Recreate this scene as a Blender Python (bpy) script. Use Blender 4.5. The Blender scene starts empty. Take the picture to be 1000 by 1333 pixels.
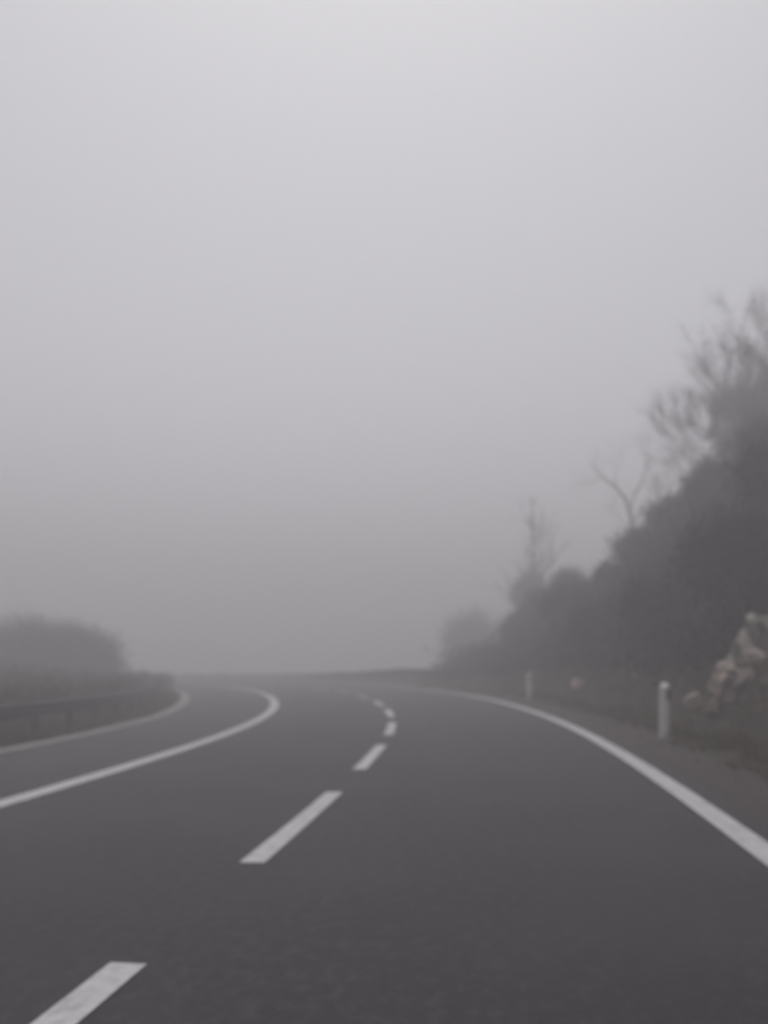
import bpy, math, random
import numpy as np
from mathutils import Vector

R = math.radians
C = bpy.context.scene.collection
sc = bpy.context.scene
rng = random.Random(7)

# ------------------------------------------------------------------ road alignment
# camera stands over (0, 0), looks along +Y; s runs along the dashed lane line, off is metres to its right
KS = [-5, 8, 16, 24, 32, 42, 54, 70, 100.]
KAP = [.001, -.0066, -.0154, -.0141, -.0171, -.0166, -.0166, -.0166, -.0166]
EE = [.0019, .0246, .0321, .0400, .0262, .0218, .0225, .0229, .0232]
S = np.arange(-30, 130, .25)
kap = np.interp(S, KS, KAP)
TH = np.concatenate([[0], np.cumsum((kap[1:] + kap[:-1]) / 2 * .25)])
TH = TH - np.interp(0, S, TH) + .1534
CX = np.concatenate([[0], np.cumsum(np.sin((TH[1:] + TH[:-1]) / 2) * .25)])
CY = np.concatenate([[0], np.cumsum(np.cos((TH[1:] + TH[:-1]) / 2) * .25)])
CX = CX - np.interp(0, S, CX) - 1.6194
CY = CY - np.interp(0, S, CY)
OFF_R, OFF_M, OFF_L = 3.26, -3.13, -6.05


def rp(s, o, h=0.0):
    t = np.interp(s, S, TH)
    e = np.interp(s, S, np.interp(S, KS, EE))
    return Vector((float(np.interp(s, S, CX) + o * np.cos(t)), float(np.interp(s, S, CY) - o * np.sin(t)),
                   float(e * max(-7.5, min(5, o)) + h)))


def heading(s):
    return float(np.interp(s, S, TH))


def so(x, y):
    d = np.hypot(CX - x, CY - y)
    i = int(np.argmin(d))
    return float(S[i]), float((x - CX[i]) * np.cos(TH[i]) - (y - CY[i]) * np.sin(TH[i]))


def hsh(x, y):
    return (math.sin(x * .9 + 1.3) * math.cos(y * .7 - .4) + .5 * math.sin(x * 2.3 - y * 1.7) + .3 * math.sin(x * 4.1 + y * 3.7))


CREST_S = [-30, 10, 20, 24, 27, 29.5, 32, 35, 37.5, 40, 43, 130]
CREST_H = [5.5, 6.4, 6.4, 6.2, 5.6, 4.5, 3.3, 2.5, 1.6, .5, .0, -.6]


def ground_h(s, o, x, y):
    e = float(np.interp(s, KS, EE))
    z = e * max(-7.5, min(5, o))
    if o > 5.3:
        t = min(1, (o - 5.3) / 5.4)
        t2 = t * (1.15 - .15 * t)
        z += float(np.interp(s, CREST_S, CREST_H)) * t2
        if o > 10.7:
            z += .12 * (o - 10.7) * float(np.interp(s, [24, 40], [1, -.6]))
        z += .12 * min(1, (o - 5.3) / 1.5) * hsh(x, y)
        z += float(np.interp(s, [36, 41, 48, 62], [0, .62, .5, .05])) * min(1, max(0, (o - 5.9) / .9))
    elif o > 4.0:
        z += .03 * hsh(x * 2, y * 2) * (o - 4.0)
    elif o < -6.8:
        z += .36 * min(1, max(0, (-7.25 - o) / 1.3)) + .01 * max(0, min(14, (-9.0 - o))) + .04 * min(1, -6.8 - o) * hsh(x * 1.5, y * 1.5)
    return z


def gpt(x, y):
    s, o = so(x, y)
    return ground_h(s, o, x, y)


def gso(s, o):
    p = rp(s, o)
    return Vector((p.x, p.y, ground_h(s, o, p.x, p.y)))


# ------------------------------------------------------------------ materials
def mat(name, cols, scale=8.0, rough=.85, detail=6, bump=0.0, bscale=None, coord='Object', stretch=None, spec=.3, pos=(.3, .7)):
    m = bpy.data.materials.new(name)
    m.use_nodes = True
    nt = m.node_tree
    N = nt.nodes
    b = N['Principled BSDF']
    tc = N.new('ShaderNodeTexCoord')
    src = tc.outputs[coord]
    if stretch:
        mp = N.new('ShaderNodeMapping')
        mp.inputs['Scale'].default_value = stretch
        nt.links.new(src, mp.inputs[0])
        src = mp.outputs[0]
    n = N.new('ShaderNodeTexNoise')
    n.inputs['Scale'].default_value = scale
    n.inputs['Detail'].default_value = detail
    n.inputs['Roughness'].default_value = .65
    nt.links.new(src, n.inputs['Vector'])
    r = N.new('ShaderNodeValToRGB')
    r.color_ramp.elements[0].position, r.color_ramp.elements[1].position = pos
    r.color_ramp.elements[0].color = (*cols[0], 1)
    r.color_ramp.elements[1].color = (*cols[-1], 1)
    for i, c in enumerate(cols[1:-1]):
        e = r.color_ramp.elements.new(pos[0] + (pos[1] - pos[0]) * (i + 1) / (len(cols) - 1))
        e.color = (*c, 1)
    nt.links.new(n.outputs['Fac'], r.inputs[0])
    nt.links.new(r.outputs[0], b.inputs['Base Color'])
    b.inputs['Roughness'].default_value = rough
    b.inputs['Specular IOR Level'].default_value = spec
    if bump:
        n2 = N.new('ShaderNodeTexNoise')
        n2.inputs['Scale'].default_value = bscale or scale * 4
        n2.inputs['Detail'].default_value = 4
        nt.links.new(tc.outputs[coord], n2.inputs['Vector'])
        bp = N.new('ShaderNodeBump')
        bp.inputs['Strength'].default_value = bump
        bp.inputs['Distance'].default_value = .02
        nt.links.new(n2.outputs['Fac'], bp.inputs['Height'])
        nt.links.new(bp.outputs[0], b.inputs['Normal'])
    return m


def mixnoise(m, amount, cols, scale, coord='UV', stretch=(1, 1, 1), pos=(.4, .65)):
    """lay a second, larger noise over the first one (wear, dust, tyre tracks)"""
    nt = m.node_tree
    N = nt.nodes
    b = N['Principled BSDF']
    old = b.inputs['Base Color'].links[0].from_socket
    tc = N.new('ShaderNodeTexCoord')
    mp = N.new('ShaderNodeMapping')
    mp.inputs['Scale'].default_value = stretch
    nt.links.new(tc.outputs[coord], mp.inputs[0])
    n = N.new('ShaderNodeTexNoise')
    n.inputs['Scale'].default_value = scale
    n.inputs['Detail'].default_value = 5
    nt.links.new(mp.outputs[0], n.inputs['Vector'])
    mr = N.new('ShaderNodeMapRange')
    mr.inputs[1].default_value, mr.inputs[2].default_value = pos
    mr.inputs[4].default_value = amount
    nt.links.new(n.outputs['Fac'], mr.inputs[0])
    mx = N.new('ShaderNodeMix')
    mx.data_type = 'RGBA'
    nt.links.new(mr.outputs[0], mx.inputs['Factor'])
    nt.links.new(old, mx.inputs['A'])
    mx.inputs['B'].default_value = (*cols, 1)
    nt.links.new(mx.outputs['Result'], b.inputs['Base Color'])


M = {}
M['asphalt'] = mat('asphalt', [(.017, .0153, .0164), (.030, .027, .0288)], 60, .66, 8, .35, 120, 'UV', spec=.5)
mixnoise(M['asphalt'], .6, (.062, .056, .059), 13, 'UV', (1, .8, 1), (.47, .64))
mixnoise(M['asphalt'], .6, (.008, .0075, .008), 30, 'UV', (1, .8, 1), (.47, .62))
mixnoise(M['asphalt'], .55, (.021, .019, .0205), 1.0, 'UV', (.75, .05, 1))
mixnoise(M['asphalt'], .45, (.052, .047, .049), 1.1, 'UV', (.5, .5, 1), (.45, .70))
M['paint'] = mat('road_paint', [(.44, .44, .445), (.64, .64, .65)], 14, .7, 8, .15, 60, 'UV', pos=(.3, .55))
mixnoise(M['paint'], .45, (.24, .235, .24), 5, 'UV', (2.5, .6, 1), (.5, .8))
M['worn_paint'] = mat('worn_road_paint', [(.22, .21, .205), (.42, .41, .41)], 9, .75, 8, .15, 60, 'UV', pos=(.35, .6))
M['shoulder'] = mat('dusty_shoulder', [(.050, .042, .041), (.110, .093, .089)], 7, .9, 8, .5, 50, 'UV')
mixnoise(M['shoulder'], .5, (.075, .068, .06), 1.2, 'UV', (1, .4, 1))
M['gutter'] = mat('gutter_concrete', [(.26, .245, .235), (.40, .385, .375)], 5, .85, 8, .3, 40, 'UV')
M['ground'] = mat('soil_and_litter', [(.016, .012, .0105), (.050, .038, .031), (.125, .097, .078)], 1.6, .95, 9, .8, 9)
mixnoise(M['ground'], .6, (.040, .036, .024), .5, 'Object', (1, 1, 1), (.5, .7))
M['grass'] = mat('dead_grass', [(.050, .037, .027), (.15, .117, .085), (.070, .058, .038)], 1.3, .9)
M['twig'] = mat('bare_twigs', [(.032, .027, .025), (.060, .050, .046)], 6, .9)
M['bark'] = mat('bark', [(.045, .038, .034), (.095, .083, .075)], 9, .95, 8, .6, 30)
M['leaf'] = mat('scrub_leaves', [(.012, .009, .0095), (.032, .0235, .021), (.020, .0185, .016)], .8, .8)
M['leaf_brown'] = mat('brown_scrub_leaves', [(.062, .043, .038), (.112, .078, .070)], 1.5, .85)
M['leaf_green'] = mat('green_scrub_leaves', [(.032, .036, .020), (.062, .064, .036)], 1.5, .8)
M['gravel'] = mat('dusty_gravel', [(.07, .060, .055), (.20, .175, .16)], 30, .95)
M['litter'] = mat('dead_leaves', [(.05, .035, .026), (.13, .095, .07)], 6, .9)
M['steel'] = mat('galvanised_steel', [(.024, .025, .029), (.048, .050, .055)], 3, .6, 6, spec=.4)
M['steel'].node_tree.nodes['Principled BSDF'].inputs['Metallic'].default_value = .25
M['rock'] = mat('pale_rock', [(.22, .185, .165), (.60, .52, .47), (.75, .68, .63)], 1.8, .95, 10, 1.0, 7, pos=(.28, .7))
mixnoise(M['rock'], .9, (.07, .058, .05), 3.2, 'Object', (1, 1, .7), (.50, .60))
mixnoise(M['rock'], .6, (.46, .33, .285), 1.1, 'Object', (1, 1, 1), (.45, .62))
M['rock_grey'] = mat('lichened_rock', [(.22, .20, .18), (.56, .525, .475), (.72, .68, .63)], 2.2, .95, 10, 1.0, 8, pos=(.28, .7))
mixnoise(M['rock_grey'], .9, (.075, .07, .06), 3.6, 'Object', (1, 1, .7), (.50, .60))
M['post'] = mat('white_post_plastic', [(.74, .725, .725), (.84, .825, .825)], 4, .5)
M['band'] = mat('dark_band', [(.06, .06, .062), (.10, .10, .102)], 8, .5)
M['reflector'] = mat('reflector_glass', [(.6, .6, .6), (.75, .75, .75)], 20, .2, spec=.6)


# ------------------------------------------------------------------ mesh helpers
class MB:
    def __init__(self):
        self.v, self.f, self.uv = [], [], None

    def tube(self, pts, rad, n=5, cap=True):
        base = len(self.v)
        up = Vector((.13, .31, .94))
        for i, p in enumerate(pts):
            d = (pts[min(i + 1, len(pts) - 1)] - pts[max(i - 1, 0)])
            d = d.normalized() if d.length > 1e-9 else Vector((0, 0, 1))
            a = d.cross(up if abs(d.dot(up)) < .95 else Vector((1, 0, 0))).normalized()
            b = d.cross(a)
            for k in range(n):
                t = 2 * math.pi * k / n
                q = p + (a * math.cos(t) + b * math.sin(t)) * rad[i]
                self.v.append((q.x, q.y, q.z))
        for i in range(len(pts) - 1):
            for k in range(n):
                k2 = (k + 1) % n
                self.f.append((base + i * n + k, base + i * n + k2, base + (i + 1) * n + k2, base + (i + 1) * n + k))
        if cap:
            self.f.append(tuple(base + k for k in reversed(range(n))))
            self.f.append(tuple(base + (len(pts) - 1) * n + k for k in range(n)))

    def spike(self, p, q, r):
        """a twig: three sided, tapering to a point"""
        d = (q - p)
        a = d.cross(Vector((.21, .37, .9))).normalized() * r
        b = d.cross(a).normalized() * r
        i = len(self.v)
        for w in (p + a, p - a * .5 + b * .87, p - a * .5 - b * .87, q):
            self.v.append((w.x, w.y, w.z))
        self.f += [(i, i + 1, i + 3), (i + 1, i + 2, i + 3), (i + 2, i, i + 3)]

    def leaf(self, p, size, r=rng):
        t, ph = r.uniform(0, 6.283), r.uniform(-1.2, 1.2)
        a = Vector((math.cos(t) * math.cos(ph), math.sin(t) * math.cos(ph), math.sin(ph)))
        b = a.cross(Vector((r.uniform(-1, 1), r.uniform(-1, 1), r.uniform(-1, 1)))).normalized()
        i = len(self.v)
        for w in (p - a * size, p + b * size * .5, p + a * size, p - b * size * .5):
            self.v.append((w.x, w.y, w.z))
        self.f.append((i, i + 1, i + 2, i + 3))

    def blade(self, p, h, lean, w):
        i = len(self.v)
        t = rng.uniform(0, 6.283)
        s = Vector((math.cos(t), math.sin(t), 0)) * w
        q = p + Vector((lean[0], lean[1], h))
        for u in (p - s, p + s, q):
            self.v.append((u.x, u.y, u.z))
        self.f.append((i, i + 1, i + 2))

    def build(self, name, m, parent=None, smooth=False):
        me = bpy.data.meshes.new(name)
        me.from_pydata(self.v, [], self.f)
        me.materials.append(m)
        if smooth:
            me.polygons.foreach_set('use_smooth', [True] * len(me.polygons))
        if self.uv:
            l = me.uv_layers.new(name='UVMap')
            idx = np.zeros(len(me.loops), dtype=np.int32)
            me.loops.foreach_get('vertex_index', idx)
            l.data.foreach_set('uv', np.array(self.uv, dtype=np.float32)[idx].ravel())
        me.update()
        o = bpy.data.objects.new(name, me)
        C.objects.link(o)
        if parent:
            o.parent = parent
            o.matrix_parent_inverse = parent.matrix_world.inverted() if False else parent.matrix_world.copy().inverted()
        return o


def tag(o, label=None, cat=None, group=None, kind=None):
    for k, v in (('label', label), ('category', cat), ('group', group), ('kind', kind)):
        if v:
            o[k] = v
    return o


def empty(name, loc, label, cat, group=None, rz=0):
    o = bpy.data.objects.new(name, None)
    C.objects.link(o)
    o.location = loc
    o.rotation_euler = (0, 0, rz)
    return tag(o, label, cat, group)


def child(mb, name, m, parent, smooth=False):
    """a part whose mesh is written in the parent's own space"""
    o = mb.build(name, m, None, smooth)
    o.parent = parent
    return o


def strip(name, m, s0, s1, o0, o1, h, parent=None, step=.5, nu=1, thick=.0, ragged=0.0):
    """a sheet that follows the road between two offsets, with skirts down its sides"""
    mb = MB()
    mb.uv = []
    n = max(1, int(round((s1 - s0) / step)))
    r2 = random.Random(int(1000 * (o0 + 50) + 10 * s0))
    offs = [o0 + (o1 - o0) * k / nu for k in range(nu + 1)]
    for i in range(n + 1):
        s = s0 + (s1 - s0) * i / n
        j0, j1 = r2.uniform(-ragged, ragged), r2.uniform(-ragged, ragged)
        row = [(o + (j0 if k == 0 else j1 if k == nu else 0), h) for k, o in enumerate(offs)]
        if thick:
            row = [(row[0][0], h - thick)] + row + [(row[-1][0], h - thick)]
        for o, hh in row:
            p = rp(s, o, hh)
            mb.v.append(tuple(p))
            mb.uv.append((o, s))
    w = nu + 1 + (2 if thick else 0)
    for i in range(n):
        for k in range(w - 1):
            a = i * w + k
            mb.f.append((a, a + 1, a + w + 1, a + w))
    return mb.build(name, m, parent)


# ------------------------------------------------------------------ ground, one sheet out past the fog
def axis(lo, hi, step, far):
    a = list(np.arange(lo, hi + 1e-6, step))
    d = step
    while a[-1] < far:
        d *= 1.3
        a.append(a[-1] + d)
    d = step
    while a[0] > -far:
        d *= 1.3
        a.insert(0, a[0] - d)
    return a


gx, gy = axis(-32, 26, .5, 240), axis(-8, 64, .5, 240)
g = MB()
for y in gy:
    for x in gx:
        s, o = so(x, y)
        z = ground_h(s, o, x, y)
        if -7.4 < o < 4.6:
            z -= .07
        g.v.append((x, y, z))
w = len(gx)
for j in range(len(gy) - 1):
    for i in range(w - 1):
        g.f.append((j * w + i, j * w + i + 1, (j + 1) * w + i + 1, (j + 1) * w + i))
ground = tag(g.build('ground', M['ground'], None, True), 'dark soil verge and steep scrub covered bank beside the road', None, None, 'structure')

# ------------------------------------------------------------------ road and its markings
road = tag(strip('road', M['asphalt'], -28, 118, OFF_L - .05, OFF_R + .30, 0, None, .5, 16, .10), 'grey asphalt road curving left into the fog', None, None, 'structure')
for i in range(-2, 20):
    s0 = .85 + (i) * 4.525 - .05
    e0, e1 = s0, s0 + 2.85
    if i == 0:
        e1 = 3.56
    d = strip('lane_dash', M['paint'], e0, e1, -.083, .083, .005, road, .5)
strip('edge_line', M['paint'], -28, 118, OFF_R - .10, OFF_R + .10, .005, road, .5)
strip('centre_line', M['paint'], -28, 118, OFF_M - .13, OFF_M + .13, .005, road, .5)
sh = tag(strip('shoulder', M['shoulder'], -28, 118, OFF_R + .22, OFF_R + 1.05, -.012, None, .4, 3, .10, .06), 'dusty brown shoulder strip beside the right edge line', None, None, 'structure')
gu = tag(strip('gutter', M['gutter'], -28, 118, OFF_L - .34, OFF_L - .02, .012, None, .5, 2, .10, .02), 'pale concrete gutter strip along the left edge of the road', None, None, 'structure')

# ------------------------------------------------------------------ guardrails
WPROF = [(-.00, -.155), (-.05, -.115), (-.06, -.085), (-.06, -.055), (-.005, -.02), (-.005, .02), (-.06, .055), (-.06, .085), (-.05, .115), (0, .155)]


def guardrail(name, label, s0, s1, off, side, hz, group, ramp=0):
    o0 = rp((s0 + s1) / 2, off)
    root = empty(name, (o0.x, o0.y, ground_h((s0 + s1) / 2, off, o0.x, o0.y)), label, 'guardrail', group)
    inv = -Vector(root.location)
    b = MB()
    n = int((s1 - s0) / .5)
    for i in range(n + 1):
        s = s0 + (s1 - s0) * i / n
        dip = 0
        if ramp and s1 - s < ramp:
            dip = .72 * (1 - (s1 - s) / ramp)
        for (u, z) in WPROF:
            p = rp(s, off + u * side, hz + z - dip) + inv
            b.v.append(tuple(p))
        for (u, z) in reversed(WPROF):
            p = rp(s, off + (u + .004) * side, hz + z - dip) + inv
            b.v.append(tuple(p))
    k = 2 * len(WPROF)
    for i in range(n):
        for j in range(k):
            j2 = (j + 1) % k
            b.f.append((i * k + j, i * k + j2, (i + 1) * k + j2, (i + 1) * k + j))
    b.f.append(tuple(range(k)))
    b.f.append(tuple(n * k + j for j in reversed(range(k))))
    child(b, 'rail_beam', M['steel'], root)
    s = s0 + .6
    while s < s1:
        pb = MB()
        oo = off + .16 * side
        p = rp(s, oo)
        gz = ground_h(s, oo, p.x, p.y)
        t = heading(s)
        ax, ay = Vector((math.cos(t), -math.sin(t), 0)), Vector((math.sin(t), math.cos(t), 0))
        dp = .72 * max(0, 1 - (s1 - s) / ramp) if ramp else 0
        if dp > .4:
            break
        top = p.z + hz + .14 - dp
        for (a0, a1, c0, c1) in ((-.05, .05, -.06, -.05), (-.05, .05, .05, .06), (-.004, .004, -.0499, .0499)):
            i0 = len(pb.v)
            for z in (gz - .3, top):
                for (a, c) in ((a0, c0), (a1, c0), (a1, c1), (a0, c1)):
                    q = Vector((p.x, p.y, 0)) + ax * a + ay * c
                    pb.v.append((q.x + inv.x, q.y + inv.y, z + inv.z))
            for f in ((3, 2, 1, 0), (4, 5, 6, 7), (0, 1, 5, 4), (1, 2, 6, 5), (2, 3, 7, 6), (3, 0, 4, 7)):
                pb.f.append(tuple(i0 + q for q in f))
        # spacer between post and beam
        i0 = len(pb.v)
        for z in (p.z + hz - .1 - dp, p.z + hz + .1 - dp):
            for (a, c) in ((-.155 * side, -.04), (-.052 * side, -.04), (-.052 * side, .04), (-.155 * side, .04)):
                q = Vector((p.x, p.y, 0)) + ax * a + ay * c
                pb.v.append((q.x + inv.x, q.y + inv.y, z + inv.z))
        for f in ((3, 2, 1, 0), (4, 5, 6, 7), (0, 1, 5, 4), (1, 2, 6, 5), (2, 3, 7, 6), (3, 0, 4, 7)):
            pb.f.append(tuple(i0 + q for q in f))
        child(pb, 'post', M['steel'], root)
        s += 2.0
    return root


guardrail('guardrail', 'dark steel guardrail with posts along the left verge, in front of the brown bushes', -6, 62, -7.05, -1, .56, 'guardrails along the road')
guardrail('guardrail', 'faint steel guardrail on the outside of the far bend, beyond the wooded bank', 38.5, 57, 5.9, 1, .58, 'guardrails along the road', 14)


# ------------------------------------------------------------------ delineator posts
def delineator(s, off, hgt, label, lean):
    p = gso(s, off)
    root = empty('delineator_post', p, label, 'delineator post', 'white delineator posts on the right verge', -heading(s))
    root.rotation_euler[1] = lean

    def ring(w, d, z, tilt=0):
        out = []
        for k in range(14):
            t = 2 * math.pi * k / 14
            out.append((w * math.cos(t), d * math.sin(t) - (0 if math.sin(t) > 0 else .0), z + tilt * math.sin(t)))
        return out

    def skin(levels, capb=True):
        b = MB()
        for L in levels:
            b.v += L
        for i in range(len(levels) - 1):
            for k in range(14):
                k2 = (k + 1) % 14
                b.f.append((i * 14 + k, i * 14 + k2, (i + 1) * 14 + k2, (i + 1) * 14 + k))
        b.f.append(tuple(reversed(range(14))))
        b.f.append(tuple((len(levels) - 1) * 14 + k for k in range(14)))
        return b
    child(skin([ring(.080, .050, -.2), ring(.080, .050, .02), ring(.079, .047, hgt * .55), ring(.078, .045, hgt - .10),
                ring(.075, .043, hgt - .03, .012), ring(.055, .030, hgt, .02)]), 'post_body', M['post'], root, True)
    # dark band round the right-hand half of the head
    b = MB()
    for z in (hgt - .26, hgt - .09):
        ring_ = [(x * 1.04, y * 1.04, z + .35 * x) for x, y, _ in ring(.0805, .0465, 0)]
        b.v += [ring_[k] for k in (11, 12, 13, 0, 1)]
    for k in range(4):
        b.f.append((k, k + 1, 6 + k, 5 + k))
    child(b, 'band', M['band'], root)
    r = MB()
    y0 = -.056
    for (x, z) in ((-.030, hgt - .22), (-.002, hgt - .22), (-.002, hgt - .08), (-.030, hgt - .08)):
        r.v.append((x, y0, z))
    for (x, z) in ((-.030, hgt - .22), (-.002, hgt - .22), (-.002, hgt - .08), (-.030, hgt - .08)):
        r.v.append((x, y0 + .012, z))
    r.f += [(0, 1, 2, 3), (7, 6, 5, 4), (0, 4, 5, 1), (1, 5, 6, 2), (2, 6, 7, 3), (3, 7, 4, 0)]
    child(r, 'reflector', M['reflector'], root)
    return root


delineator(13.0, 4.31, .80, 'nearer white delineator post with a dark band, on the verge left of the pale rocks', .012)
delineator(24.0, 4.39, .72, 'farther delineator post, a faint pale stub in front of the dark brush', -.01)


# ------------------------------------------------------------------ rocks
def vnoise(p, sd):
    return (math.sin(p.x * 3.1 + sd) * math.sin(p.y * 2.7 + sd * 1.7) * math.sin(p.z * 3.3 + sd * .6)
            + .5 * math.sin(p.x * 7.3 + p.y * 5.1 + sd * 2) + .35 * math.sin(p.z * 9.1 - p.y * 8.3 + sd * 3))


def rock(name, x, y, z, dims, sd, m, label, rz=0.0):
    import bmesh
    bm = bmesh.new()
    bmesh.ops.create_icosphere(bm, subdivisions=4, radius=1)
    r2 = random.Random(sd)
    planes = []
    for k in range(13):
        n = Vector((r2.gauss(0, 1), r2.gauss(0, 1), r2.gauss(0, .9))).normalized()
        planes.append((n, r2.uniform(.40, .85)))
    for v in bm.verts:
        d = v.co.normalized()
        r = 1.15
        for n, k in planes:
            c = d.dot(n)
            if c > .05:
                r = min(r, k / c)
        r *= 1.12 + .12 * vnoise(d * 2.6, sd) + .06 * vnoise(d * 6, sd + 3)
        r *= 1 - .26 * max(0, math.sin(d.x * 6 + d.z * 4 + sd * 2.1 + d.y * 3)) ** 8 - .24 * max(0, math.sin(d.z * 7 - d.x * 4 + sd)) ** 10
        q = d * r
        v.co = Vector((q.x * dims[0], q.y * dims[1], q.z * dims[2]))
    me = bpy.data.meshes.new(name)
    bm.to_mesh(me)
    bm.free()
    me.materials.append(m)
    o = bpy.data.objects.new(name, me)
    C.objects.link(o)
    o.location = (x, y, z)
    o.rotation_euler = (r2.uniform(-.2, .2), r2.uniform(-.2, .2), rz)
    return tag(o, label, 'rock', 'pale rocks at the foot of the bank')


def unp(u, v, Z):
    return (u - 500) * Z / 1072, Z, 1.3 - (v - 859.3) * Z / 1072


for (u, v, Z, dw, dh, dd, sd, mk, label) in [
    (941, 886, 13.8, .25, .34, .28, 3, 'rock', 'large reddish pale boulder, lowest big one of the outcrop right of the near delineator post'),
    (957, 912, 13.6, .21, .20, .22, 51, 'rock', 'pinkish block low in the outcrop, under the large reddish boulder'),
    (928, 921, 13.7, .15, .12, .16, 52, 'rock', 'flat pale stone at the lower left foot of the outcrop'),
    (970, 850, 14.3, .16, .36, .26, 33, 'rock_grey', 'tall narrow grey rock standing above the reddish boulder'),
    (968, 882, 13.6, .17, .24, .22, 22, 'rock', 'brown recessed rock wedged between the reddish boulder and the tall grey rock'),
    (997, 818, 14.6, .24, .38, .30, 38, 'rock_grey', 'topmost pale rock of the outcrop, cut by the right picture edge'),
    (988, 860, 13.7, .19, .20, .24, 55, 'rock', 'beige rock at the right picture edge directly below the topmost rock'),
    (1001, 900, 13.0, .20, .22, .26, 41, 'rock', 'brownish rock at the right picture edge, lowest along that edge'),
    (904, 914, 13.7, .19, .14, .17, 13, 'rock', 'small pale stone lying between the delineator post and the outcrop'),
    (826, 877, 19.6, .20, .17, .2, 15, 'rock_grey', 'small grey stone half hidden in brush behind the near delineator post'),
    (758, 892, 23.6, .42, .2, .3, 17, 'rock', 'low faint rock at the foot of the bank between the two delineator posts'),
    (652, 884, 38.0, .4, .55, .4, 19, 'rock_grey', 'pale faint rock at the far end of the wooded bank'),
]:
    x, y, z = unp(u, v, Z)
    rock('rock', x, y, z, (dw * 1.12, dd * 1.1, dh * 1.1), sd, M[mk], label, sd * .7)


# ------------------------------------------------------------------ trees and shrubs
def grow(tr, tw, p, d, L, r, depth, maxd, R2, spread=.6, up=.12, kids=(2, 3), twigs=8, twl=.5):
    pts, rad = [p.copy()], [r]
    n = 4
    q = p.copy()
    dd = d.normalized()
    for i in range(n):
        dd = (dd + Vector((R2.gauss(0, .085), R2.gauss(0, .085), R2.gauss(0, .05) + up * .3))).normalized()
        q = q + dd * (L / n)
        pts.append(q.copy())
        rad.append(r * (1 - .42 * (i + 1) / n))
    (tr if depth < 3 else tw).tube(pts, rad, 6 if depth < 2 else 4 if depth < 3 else 3, cap=depth < 2)
    if depth >= maxd - 1:
        for _ in range(twigs if depth >= maxd else twigs // 3):
            k = R2.randint(1, n)
            e = (dd + Vector((R2.gauss(0, .6), R2.gauss(0, .6), R2.gauss(.1, .5)))).normalized()
            tw.spike(pts[k], pts[k] + e * twl * R2.uniform(.5, 1.2), max(.0035, min(.007, r * .4)))
        if depth >= maxd:
            return
    for k in range(R2.randint(*kids)):
        i = R2.randint(max(1, n - 2), n) if k else n
        a = Vector((R2.gauss(0, 1), R2.gauss(0, 1), R2.gauss(.15, .7)))
        a = (a - dd * a.dot(dd)).normalized()
        e = (dd + a * spread * R2.uniform(.6, 1.4) + Vector((0, 0, up))).normalized()
        grow(tr, tw, pts[i], e, L * R2.uniform(.62, .85), rad[i] * R2.uniform(.62, .8), depth + 1, maxd, R2, spread, up, kids, twigs, twl)


def bare_tree(x, y, label, h, r, maxd, seed, spread=.6, d0=(0, 0, 1), kids=(2, 3), twigs=8, twl=.5, group='bare trees in the fog', z=None, trunkL=.32, name='bare_tree', fan=None):
    R2 = random.Random(seed)
    z = gpt(x, y) if z is None else z
    root = empty(name, (x, y, z), label, 'tree', group)
    tr, tw = MB(), MB()
    if fan:
        for k in range(fan[0]):
            a = 6.283 * (k + R2.uniform(-.3, .3)) / fan[0]
            dv = Vector(d0) + Vector((math.cos(a), math.sin(a), 0)) * fan[1] * R2.uniform(.4, 1.1)
            grow(tr, tw, Vector((.12 * math.cos(a), .12 * math.sin(a), -.25)), dv, h * trunkL * R2.uniform(.75, 1.1), r * R2.uniform(.6, 1), 0, maxd, R2, spread, .12, kids, twigs, twl)
    else:
        grow(tr, tw, Vector((0, 0, -.25)), Vector(d0), h * trunkL, r, 0, maxd, R2, spread, .12, kids, twigs, twl)
    child(tr, 'trunk', M['bark'], root, True)
    child(tw, 'crown', M['twig'], root)
    return root


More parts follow.
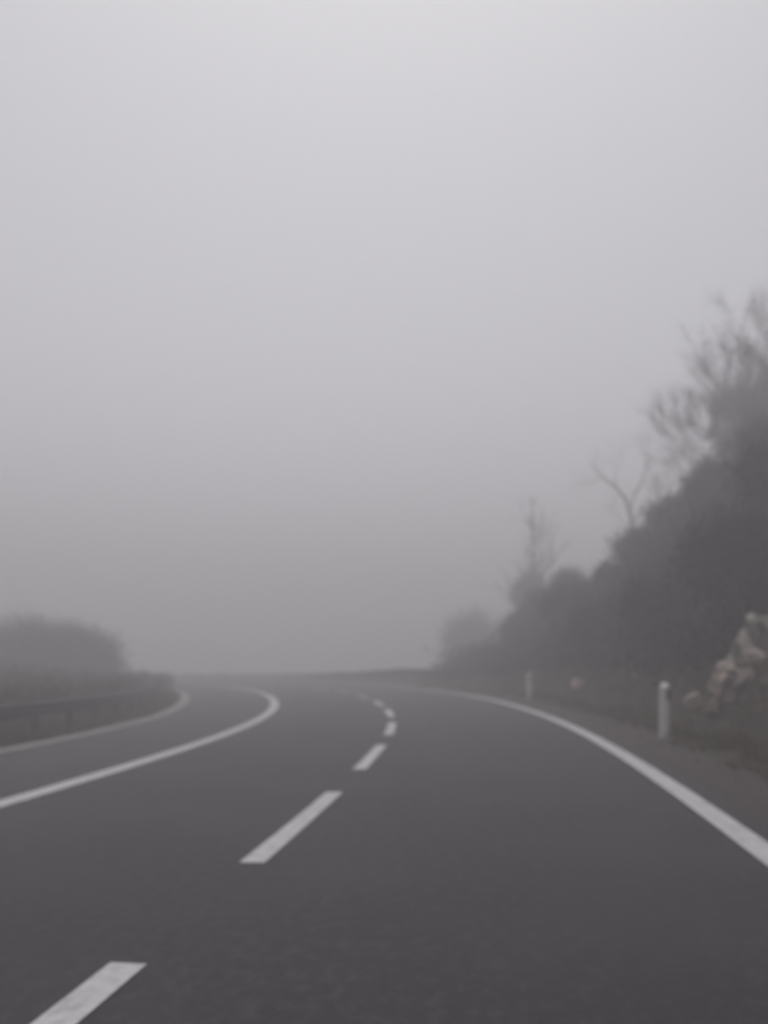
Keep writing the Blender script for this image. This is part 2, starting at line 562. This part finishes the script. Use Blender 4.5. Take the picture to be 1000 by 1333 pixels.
def shrub(x, y, label, w, h, seed, leafm='leaf', dens=1.0, group=None, z=None, name='shrub', leafs=.045, cat='shrub', fuzz=.35, nl=9, soft=0.0, leaves=4, tw=110, low=.55):
    """stems from one stool to rounded lobes; leaf faces and twigs fill each lobe, fine twigs fray its outline"""
    R2 = random.Random(seed)
    z = gpt(x, y) if z is None else z
    root = empty(name, (x, y, z), label, cat, group)
    st, fo = MB(), MB()
    lobes = []
    for k in range(nl):
        t = R2.uniform(0, 6.283)
        q = math.sqrt(R2.random()) * .72
        hh = (.85 - .45 * q * q) * R2.uniform(low, .95)
        lobes.append((Vector((q * math.cos(t) * w, q * math.sin(t) * w, hh * h)), R2.uniform(.26, .42) * min(w, h) * 1.05))
    lobes.append((Vector((0, 0, .68 * h)), .36 * min(w, h)))
    for c, rad in lobes:
        for k in range(int(5 * dens)):
            a = Vector((R2.uniform(-.2, .2) * w, R2.uniform(-.2, .2) * w, -.15))
            d = Vector((R2.gauss(0, 1), R2.gauss(0, 1), R2.gauss(.2, 1))).normalized()
            e = c + d * rad * R2.random() ** .5
            m1 = a.lerp(e, .5) + Vector((R2.gauss(0, .05) * w, R2.gauss(0, .05) * w, .06 * h))
            st.tube([a, a.lerp(m1, .6), m1, m1.lerp(e, .55), e], [.02, .017, .014, .01, .005], 4, False)
        for k in range(int(tw * dens)):
            d = Vector((R2.gauss(0, 1), R2.gauss(0, 1), R2.gauss(0, 1))).normalized()
            p = c + d * rad * R2.random() ** (.4 + .6 * soft) * (1 + .7 * soft)
            e = (d + Vector((R2.gauss(0, .5), R2.gauss(0, .5), R2.gauss(.35, .5)))).normalized()
            q = p + e * R2.uniform(.5, 1.3) * fuzz
            st.spike(p, q, .006)
            for _ in range(leaves):
                fo.leaf(p.lerp(q, R2.uniform(-.4, .75)) + Vector((R2.gauss(0, .04), R2.gauss(0, .04), R2.gauss(0, .04))), leafs * R2.uniform(.6, 1.4), R2)
        # skirt of leaves between lobe and ground
        for k in range(int((60 if low > .5 else 170) * dens)):
            p = c * R2.uniform(.15 if low > .5 else 0, .9) + Vector((R2.gauss(0, .2) * w, R2.gauss(0, .2) * w, 0))
            fo.leaf(p, leafs * R2.uniform(.8, 1.6), R2)
    child(st, 'stems', M['twig'], root)
    child(fo, 'foliage', M[leafm], root)
    return root


TG = 'bare trees in the fog'
bare_tree(13.9, 32.0, 'big bare tree with fanned twiggy crown above the bank, left of the tallest tree', 8.6, .09, 5, 17, .5, (-.06, 0, 1), (2, 3), 15, .75, TG, trunkL=.30, fan=(7, .34))
bare_tree(14.9, 31.5, 'tall bare tree cut by the right picture edge, its crown the highest in the photo', 10.2, .11, 5, 26, .42, (-.05, 0, 1), (2, 3), 20, .85, TG, trunkL=.32, fan=(6, .34))
bare_tree(12.5, 26.8, 'young twiggy bare tree standing low at the right picture edge, under the tallest tree', 5.2, .07, 6, 71, .7, (-.05, 0, 1), (3, 3), 7, .8, TG, trunkL=.2)


def upright_tree(x, y, label, h, r, seed, sp=1.0):
    R2 = random.Random(seed)
    root = empty('bare_tree', (x, y, gpt(x, y)), label, 'tree', TG)
    tr, tw = MB(), MB()
    pts = [Vector((.03 * math.sin(k * 1.1), .03 * math.cos(k * .9), -.2 + (h + .2) * k / 10)) for k in range(11)]
    tr.tube(pts, [r * (1 - .085 * k) for k in range(11)], 7)
    for k in range(26):
        t = R2.uniform(.35, 1)
        i = min(9, int(t * 10))
        p = pts[i].lerp(pts[i + 1], t * 10 - i)
        a = R2.uniform(0, 6.283)
        e = Vector((math.cos(a), math.sin(a), R2.uniform(.5, 1.4)))
        grow(tr, tw, p, e, (1.25 - .75 * t) * R2.uniform(.6, 1.1) * sp, r * (.5 - .3 * t), 2, 4, R2, .5, .1, (2, 3), 7, .45)
    child(tr, 'trunk', M['bark'], root, True)
    child(tw, 'crown', M['twig'], root)


upright_tree(9.45, 52.0, 'slim upright bare tree rising from the far end of the right bank', 10.2, .17, 35, 2.0)
upright_tree(14.2, 43.0, 'small thin sapling on the slope crest just right of the leaning snag', 10.3, .07, 43)


def snag(Z, label):
    x, y, _ = unp(826, 735, Z)
    z = gpt(x, y)
    root = empty('leaning_snag', (x, y, z), label, 'tree', TG)
    tr, tw = MB(), MB()
    R2 = random.Random(4)

    def V(u, v):
        X, Y, Zz = unp(u, v, Z)
        return Vector((X - x, R2.uniform(-.3, .3), Zz - z))
    k_ = Z / 34
    foot = Vector((.2, 0, -.2))
    main = [foot, foot.lerp(V(826, 735), .5), V(826, 735), V(823, 700), V(820, 672), V(814, 652), V(803, 636), V(788, 622), V(777, 612), V(768, 600)]
    rad = [.19, .17, .14, .115, .10, .085, .065, .05, .032, .012]
    tr.tube(main, [q * k_ for q in rad], 7)
    for (pts, r0) in (([V(819, 668), V(826, 645), V(836, 625), V(840, 606), V(838, 590)], .06), ([V(822, 686), V(834, 668), V(846, 650), V(850, 632)], .05),
                      ([V(803, 636), V(800, 615), V(804, 596)], .035), ([V(788, 622), V(774, 626), V(764, 622)], .025), ([V(820, 690), V(806, 676), V(800, 664)], .025)):
        n = len(pts)
        tr.tube(pts, [r0 * k_ * (1 - .85 * i / (n - 1)) for i in range(n)], 5)
        for _ in range(5):
            i = R2.randint(1, n - 1)
            e = (pts[i] - pts[i - 1]).normalized() + Vector((R2.gauss(0, .5), R2.gauss(0, .5), R2.gauss(.2, .3)))
            grow(tr, tw, pts[i], e, .9, .014, 3, 4, R2, .6, .1, (2, 3), 6, .5)
    for k in range(14):
        i = R2.randint(4, 8)
        p = main[i].lerp(main[i + 1], R2.random())
        e = Vector((R2.gauss(-.3, .6), R2.gauss(0, .5), R2.gauss(.5, .5))).normalized()
        grow(tr, tw, p, e, .8, .012, 3, 4, R2, .6, .1, (2, 2), 5, .45)
    child(tr, 'trunk', M['bark'], root, True)
    child(tw, 'crown', M['twig'], root)


snag(56, 'broken bare snag leaning to the left on the slope crest')

BG = 'brown bushes behind the left guardrail'
T = dict(leafs=.06, fuzz=1.0, nl=18, soft=1.25, leaves=2, tw=240, low=.2)
shrub(-16.2, 44.0, 'brown bush behind the left guardrail, rightmost of the clump', 1.7, 2.4, 51, 'leaf_brown', 3, BG, **T)
shrub(-18.6, 43.2, 'broad brown bush behind the left guardrail, tallest, in the middle of the clump', 2.2, 2.7, 52, 'leaf_brown', 3, BG, **T)
shrub(-21.3, 42.3, 'brown bush at the left picture edge behind the guardrail', 2.2, 1.8, 53, 'leaf_brown', 3, BG, **T)
shrub(-12.4, 42.5, 'low faint bush behind the far end of the left guardrail', 1.6, .6, 54, 'leaf_brown', 2, BG, leafs=.05, fuzz=.4, soft=.5, leaves=2, tw=200)

FG = 'faint bushes beyond the end of the right bank'
T.update(leafs=.08, fuzz=1.3, soft=1.1, tw=200)
shrub(7.1, 66.0, 'tall faint bush in the fog beyond the end of the right bank', 2.4, 6.6, 61, 'leaf_brown', 3, FG, **T)
shrub(9.7, 62.0, 'lower faint bush just left of the wooded bank end', 2.3, 4.9, 62, 'leaf_brown', 3, FG, **T)

T.update(leafs=.07, fuzz=.9, soft=1.1, tw=190)
shrub(9.15, 51.3, 'tall narrow brown shrub wrapped round the foot of the slim upright tree', 1.0, 7.8, 63, 'leaf_brown', 3, None, **T)

# shrubs along the skyline and the foot of the bank
CG = 'shrubs growing on the right bank'
SHR = [
    (10.6, 22.3, 1.2, 1.3, 'leaf', 'dark shrub on the bank crest at the right picture edge'),
    (10.2, 25.0, 1.1, 1.2, 'leaf', 'dark shrub on the bank crest under the big bare tree'),
    (9.9, 27.6, 1.1, 1.2, 'leaf', 'dark shrub on the steepest part of the bank skyline'),
    (9.5, 30.0, 1.1, 1.2, 'leaf', 'dark rounded shrub on the skyline right of the leaning snag'),
    (9.15, 32.2, 1.0, 1.2, 'leaf', 'dark shrub on the skyline below the leaning snag'),
    (8.8, 34.3, .9, 1.0, 'leaf', 'dark shrub in the dip of the skyline left of the leaning snag'),
    (8.3, 37.2, 1.3, 3.0, 'leaf_brown', 'tall brown shrub on the skyline right of the slim tree'),
    (7.25, 39.0, .8, 3.3, 'leaf_brown', 'brown shrub hugging the trunk of the slim tree'),
    (6.6, 38.6, 1.0, 2.0, 'leaf', 'shrub at the far left end of the wooded bank'),
    (6.1, 36.0, .9, 1.5, 'leaf_green', 'low olive shrub at the foot of the bank behind the farther delineator post'),
    (6.9, 30.5, 1.1, 1.6, 'leaf', 'shrub bulging from the foot of the bank between the two posts'),
    (6.3, 24.0, 1.0, 1.3, 'leaf_green', 'dark green shrub at the foot of the bank just right of the farther post'),
    (6.6, 19.5, 1.0, 1.4, 'leaf', 'dark shrub at the foot of the bank behind the near delineator post'),
    (7.0, 16.6, 1.2, 1.9, 'leaf', 'dark shrub overhanging the pale rocks'),
    (8.4, 17.5, 1.2, 1.9, 'leaf', 'dark shrub at the right picture edge above the topmost pale rock'),
]
for i, (x, y, w_, h_, mk, label) in enumerate(SHR):
    shrub(x, y, label, w_, h_, 100 + i, mk, 1.7, CG, leafs=.045, fuzz=.55, soft=.15)

# the scrub between them: one tangled mass
st, fo = MB(), MB()
R3 = random.Random(77)
for k in range(1750):
    s = R3.uniform(-4, 40)
    o = 5.9 + 8.0 * R3.random() ** 1.15
    if 11.5 < s < 15.5 and o < 7.0:
        continue
    Hc = float(np.interp(s, CREST_S, CREST_H))
    b = gso(s, o) + Vector((0, 0, -.05))
    hh = R3.uniform(.45, 1.05) * (.6 if o < 6.6 else 1)
    for _ in range(9):
        t = Vector((R3.gauss(-.1, .4), R3.gauss(0, .4), hh * R3.uniform(.5, 1.1)))
        st.spike(b, b + t, .008)
        for _ in range(9):
            q = b + t * R3.uniform(.2, 1.1) + Vector((R3.gauss(0, .14), R3.gauss(0, .14), R3.gauss(0, .1)))
            fo.leaf(q, .07 * R3.uniform(.6, 1.5), R3)
i0 = len(st.v)
st.v += fo.v
st.f += [tuple(i0 + q for q in f) for f in fo.f]
tag(st.build('scrub', M['leaf']), 'dark tangled scrub covering the steep right bank', None, None, 'stuff')

# brambles behind the left rail, up to the bushes
bl = MB()
for k in range(900):
    s_, o_ = R3.uniform(12, 46), -8.0 - 6.5 * R3.random()
    b = gso(s_, o_)
    hh = R3.uniform(.25, .55) * (1 + .9 * min(1, max(0, (-9 - o_) / 4)))
    for _ in range(8):
        t = Vector((R3.gauss(0, .35), R3.gauss(0, .35), hh * R3.uniform(.5, 1.1)))
        bl.spike(b, b + t, .008)
        for _ in range(6):
            bl.leaf(b + t * R3.uniform(.1, 1.1) + Vector((R3.gauss(0, .12), R3.gauss(0, .12), R3.gauss(0, .08))), .06 * R3.uniform(.6, 1.5), R3)
tag(bl.build('scrub', M['leaf_brown']), 'low brown brambles behind the left guardrail', None, None, 'stuff')

# dead grass on the two verges
gr = MB()
for k in range(15000):
    s = R3.uniform(3, 38)
    o = 4.25 + 1.9 * R3.random() ** .8
    if hsh(s * 1.7, o * 2.1) + .25 * (o - 4.6) * 3 < R3.uniform(-.8, 1.0):
        continue
    b = gso(s, o)
    gr.blade(b, R3.uniform(.05, .19), (R3.gauss(0, .06), R3.gauss(0, .06)), R3.uniform(.006, .014))
for k in range(170):
    s_, o_ = R3.uniform(4, 30), 4.6 + 1.5 * R3.random()
    b = gso(s_, o_)
    hh = R3.uniform(.12, .34)
    for _ in range(34):
        gr.blade(b + Vector((R3.gauss(0, .07), R3.gauss(0, .07), -.02)), hh * R3.uniform(.5, 1.1), (R3.gauss(0, .11), R3.gauss(0, .11)), .008)
tag(gr.build('grass', M['grass']), 'short dead grass on the right verge between shoulder and bank', None, None, 'stuff')
# loose gravel and dead leaves along the edge of the verge
gv, lt = MB(), MB()
for k in range(1100):
    s_, o_ = R3.uniform(4, 30), 3.95 + 1.9 * R3.random() ** 1.6
    b = gso(s_, o_)
    if o_ < 4.3:
        b.z = rp(s_, o_, -.008).z
    q = R3.uniform(.008, .03) * (1.8 if R3.random() < .06 else 1)
    i = len(gv.v)
    for d in ((1, 0, 0), (0, 1, 0), (-1, 0, 0), (0, -1, 0), (0, 0, .7), (0, 0, -.5)):
        gv.v.append((b.x + d[0] * q * R3.uniform(.6, 1.4), b.y + d[1] * q * R3.uniform(.6, 1.4), b.z + d[2] * q))
    gv.f += [(i, i + 1, i + 4), (i + 1, i + 2, i + 4), (i + 2, i + 3, i + 4), (i + 3, i, i + 4), (i + 1, i, i + 5), (i + 2, i + 1, i + 5), (i + 3, i + 2, i + 5), (i, i + 3, i + 5)]
for k in range(4200):
    s_, o_ = R3.uniform(4, 32), 4.15 + 1.8 * R3.random()
    if hsh(s_ * 2.3 + 4, o_ * 3.1) < R3.uniform(-.9, .9):
        continue
    lt.leaf(gso(s_, o_) + Vector((0, 0, .015)), R3.uniform(.02, .05), R3)
tag(gv.build('gravel', M['gravel']), 'loose dusty gravel along the edge of the right shoulder', None, None, 'stuff')
tag(lt.build('leaf_litter', M['litter']), 'patches of dead brown leaves on the right verge', None, None, 'stuff')
gl = MB()
for k in range(24000):
    s = R3.uniform(5, 45)
    o = -6.55 - 3.2 * R3.random() ** 1.8
    b = gso(s, o)
    gl.blade(b, R3.uniform(.10, .36) * (1 if o < -6.9 else .6), (R3.gauss(0, .08), R3.gauss(0, .08)), R3.uniform(.006, .014))
tag(gl.build('grass', M['grass']), 'taller brown dead grass under the left guardrail', None, None, 'stuff')

# ------------------------------------------------------------------ fog
FOG_D = .0228
zmax = 20.0
hz = MB()
B = 262
for zz in (-4.5, zmax):
    for (a, b) in ((-1, -1), (1, -1), (1, 1), (-1, 1)):
        hz.v.append((a * B, b * B, zz))
hz.f += [(3, 2, 1, 0), (4, 5, 6, 7), (0, 1, 5, 4), (1, 2, 6, 5), (2, 3, 7, 6), (3, 0, 4, 7)]
fm = bpy.data.materials.new('fog')
fm.use_nodes = True
nt = fm.node_tree
nt.nodes.remove(nt.nodes['Principled BSDF'])
pv = nt.nodes.new('ShaderNodeVolumePrincipled')
pv.inputs['Color'].default_value = (.915, .90, .922, 1)
pv.inputs['Density'].default_value = FOG_D
pv.inputs['Anisotropy'].default_value = .25
nt.links.new(pv.outputs[0], nt.nodes['Material Output'].inputs['Volume'])
haze = hz.build('haze', fm)
tag(haze, 'even grey fog filling the air over the road', None, None, 'stuff')

# ------------------------------------------------------------------ overcast daylight
EL, ROT = R(70), R(0)
wd = bpy.data.worlds.new("World")
sc.world = wd
wd.use_nodes = True
nt = wd.node_tree
N = nt.nodes
bg = N['Background']
sky = N.new('ShaderNodeTexSky')
sky.sky_type = 'NISHITA'
sky.sun_disc = False
sky.sun_elevation = EL
sky.sun_rotation = ROT
sky.air_density, sky.dust_density = 1.0, 4.0
hs = N.new('ShaderNodeHueSaturation')
hs.inputs['Saturation'].default_value = .12
nt.links.new(sky.outputs[0], hs.inputs['Color'])
# cloud cover: brightest overhead, dimmer towards the horizon
tc = N.new('ShaderNodeTexCoord')
sx = N.new('ShaderNodeSeparateXYZ')
nt.links.new(tc.outputs['Generated'], sx.inputs[0])
mr = N.new('ShaderNodeMapRange')
mr.inputs[1].default_value, mr.inputs[2].default_value = 0, 1
mr.inputs[3].default_value, mr.inputs[4].default_value = 2.8, 1.7
nt.links.new(sx.outputs['Z'], mr.inputs[0])
mx = N.new('ShaderNodeMix')
mx.data_type = 'RGBA'
mx.blend_type = 'MULTIPLY'
mx.inputs['Factor'].default_value = 1
nt.links.new(hs.outputs[0], mx.inputs['A'])
nt.links.new(mr.outputs[0], mx.inputs['B'])
tn = N.new('ShaderNodeMix')
tn.data_type = 'RGBA'
tn.blend_type = 'MULTIPLY'
tn.inputs['Factor'].default_value = 1
nt.links.new(mx.outputs['Result'], tn.inputs['A'])
tn.inputs['B'].default_value = (1.0, .99, 1.0, 1)
nt.links.new(tn.outputs['Result'], bg.inputs['Color'])
bg.inputs['Strength'].default_value = .061

sl = bpy.data.lights.new('sun', 'SUN')
sl.energy = .5
sl.angle = R(25)
sl.color = (1, .965, .95)
so_ = bpy.data.objects.new('sun', sl)
C.objects.link(so_)
d = Vector((math.sin(ROT) * math.cos(EL), math.cos(ROT) * math.cos(EL), math.sin(EL)))
so_.rotation_euler = d.to_track_quat('Z', 'Y').to_euler()

# ------------------------------------------------------------------ camera: phone held level behind the windscreen
cd = bpy.data.cameras.new('camera')
cd.sensor_width = 36
cd.lens = 36 * 1072 / 1333
cd.shift_y = (859.3 - 666.5) / 1333
cd.clip_start, cd.clip_end = .05, 2000
cd.dof.use_dof = True
cd.dof.focus_distance = 1.1
cd.dof.aperture_fstop = 2.9
cam = bpy.data.objects.new('camera', cd)
C.objects.link(cam)
cam.location = (0, 0, 1.3)
cam.rotation_euler = (R(90), 0, 0)
sc.camera = cam

# ------------------------------------------------------------------ render
sc.view_settings.view_transform = 'Standard'
sc.view_settings.look = 'None'
sc.view_settings.exposure = 0.0
sc.view_settings.gamma = 1
cy = sc.cycles
cy.use_denoising = True
cy.max_bounces = 10
cy.volume_bounces = 6
cy.diffuse_bounces = 3
cy.glossy_bounces = 2
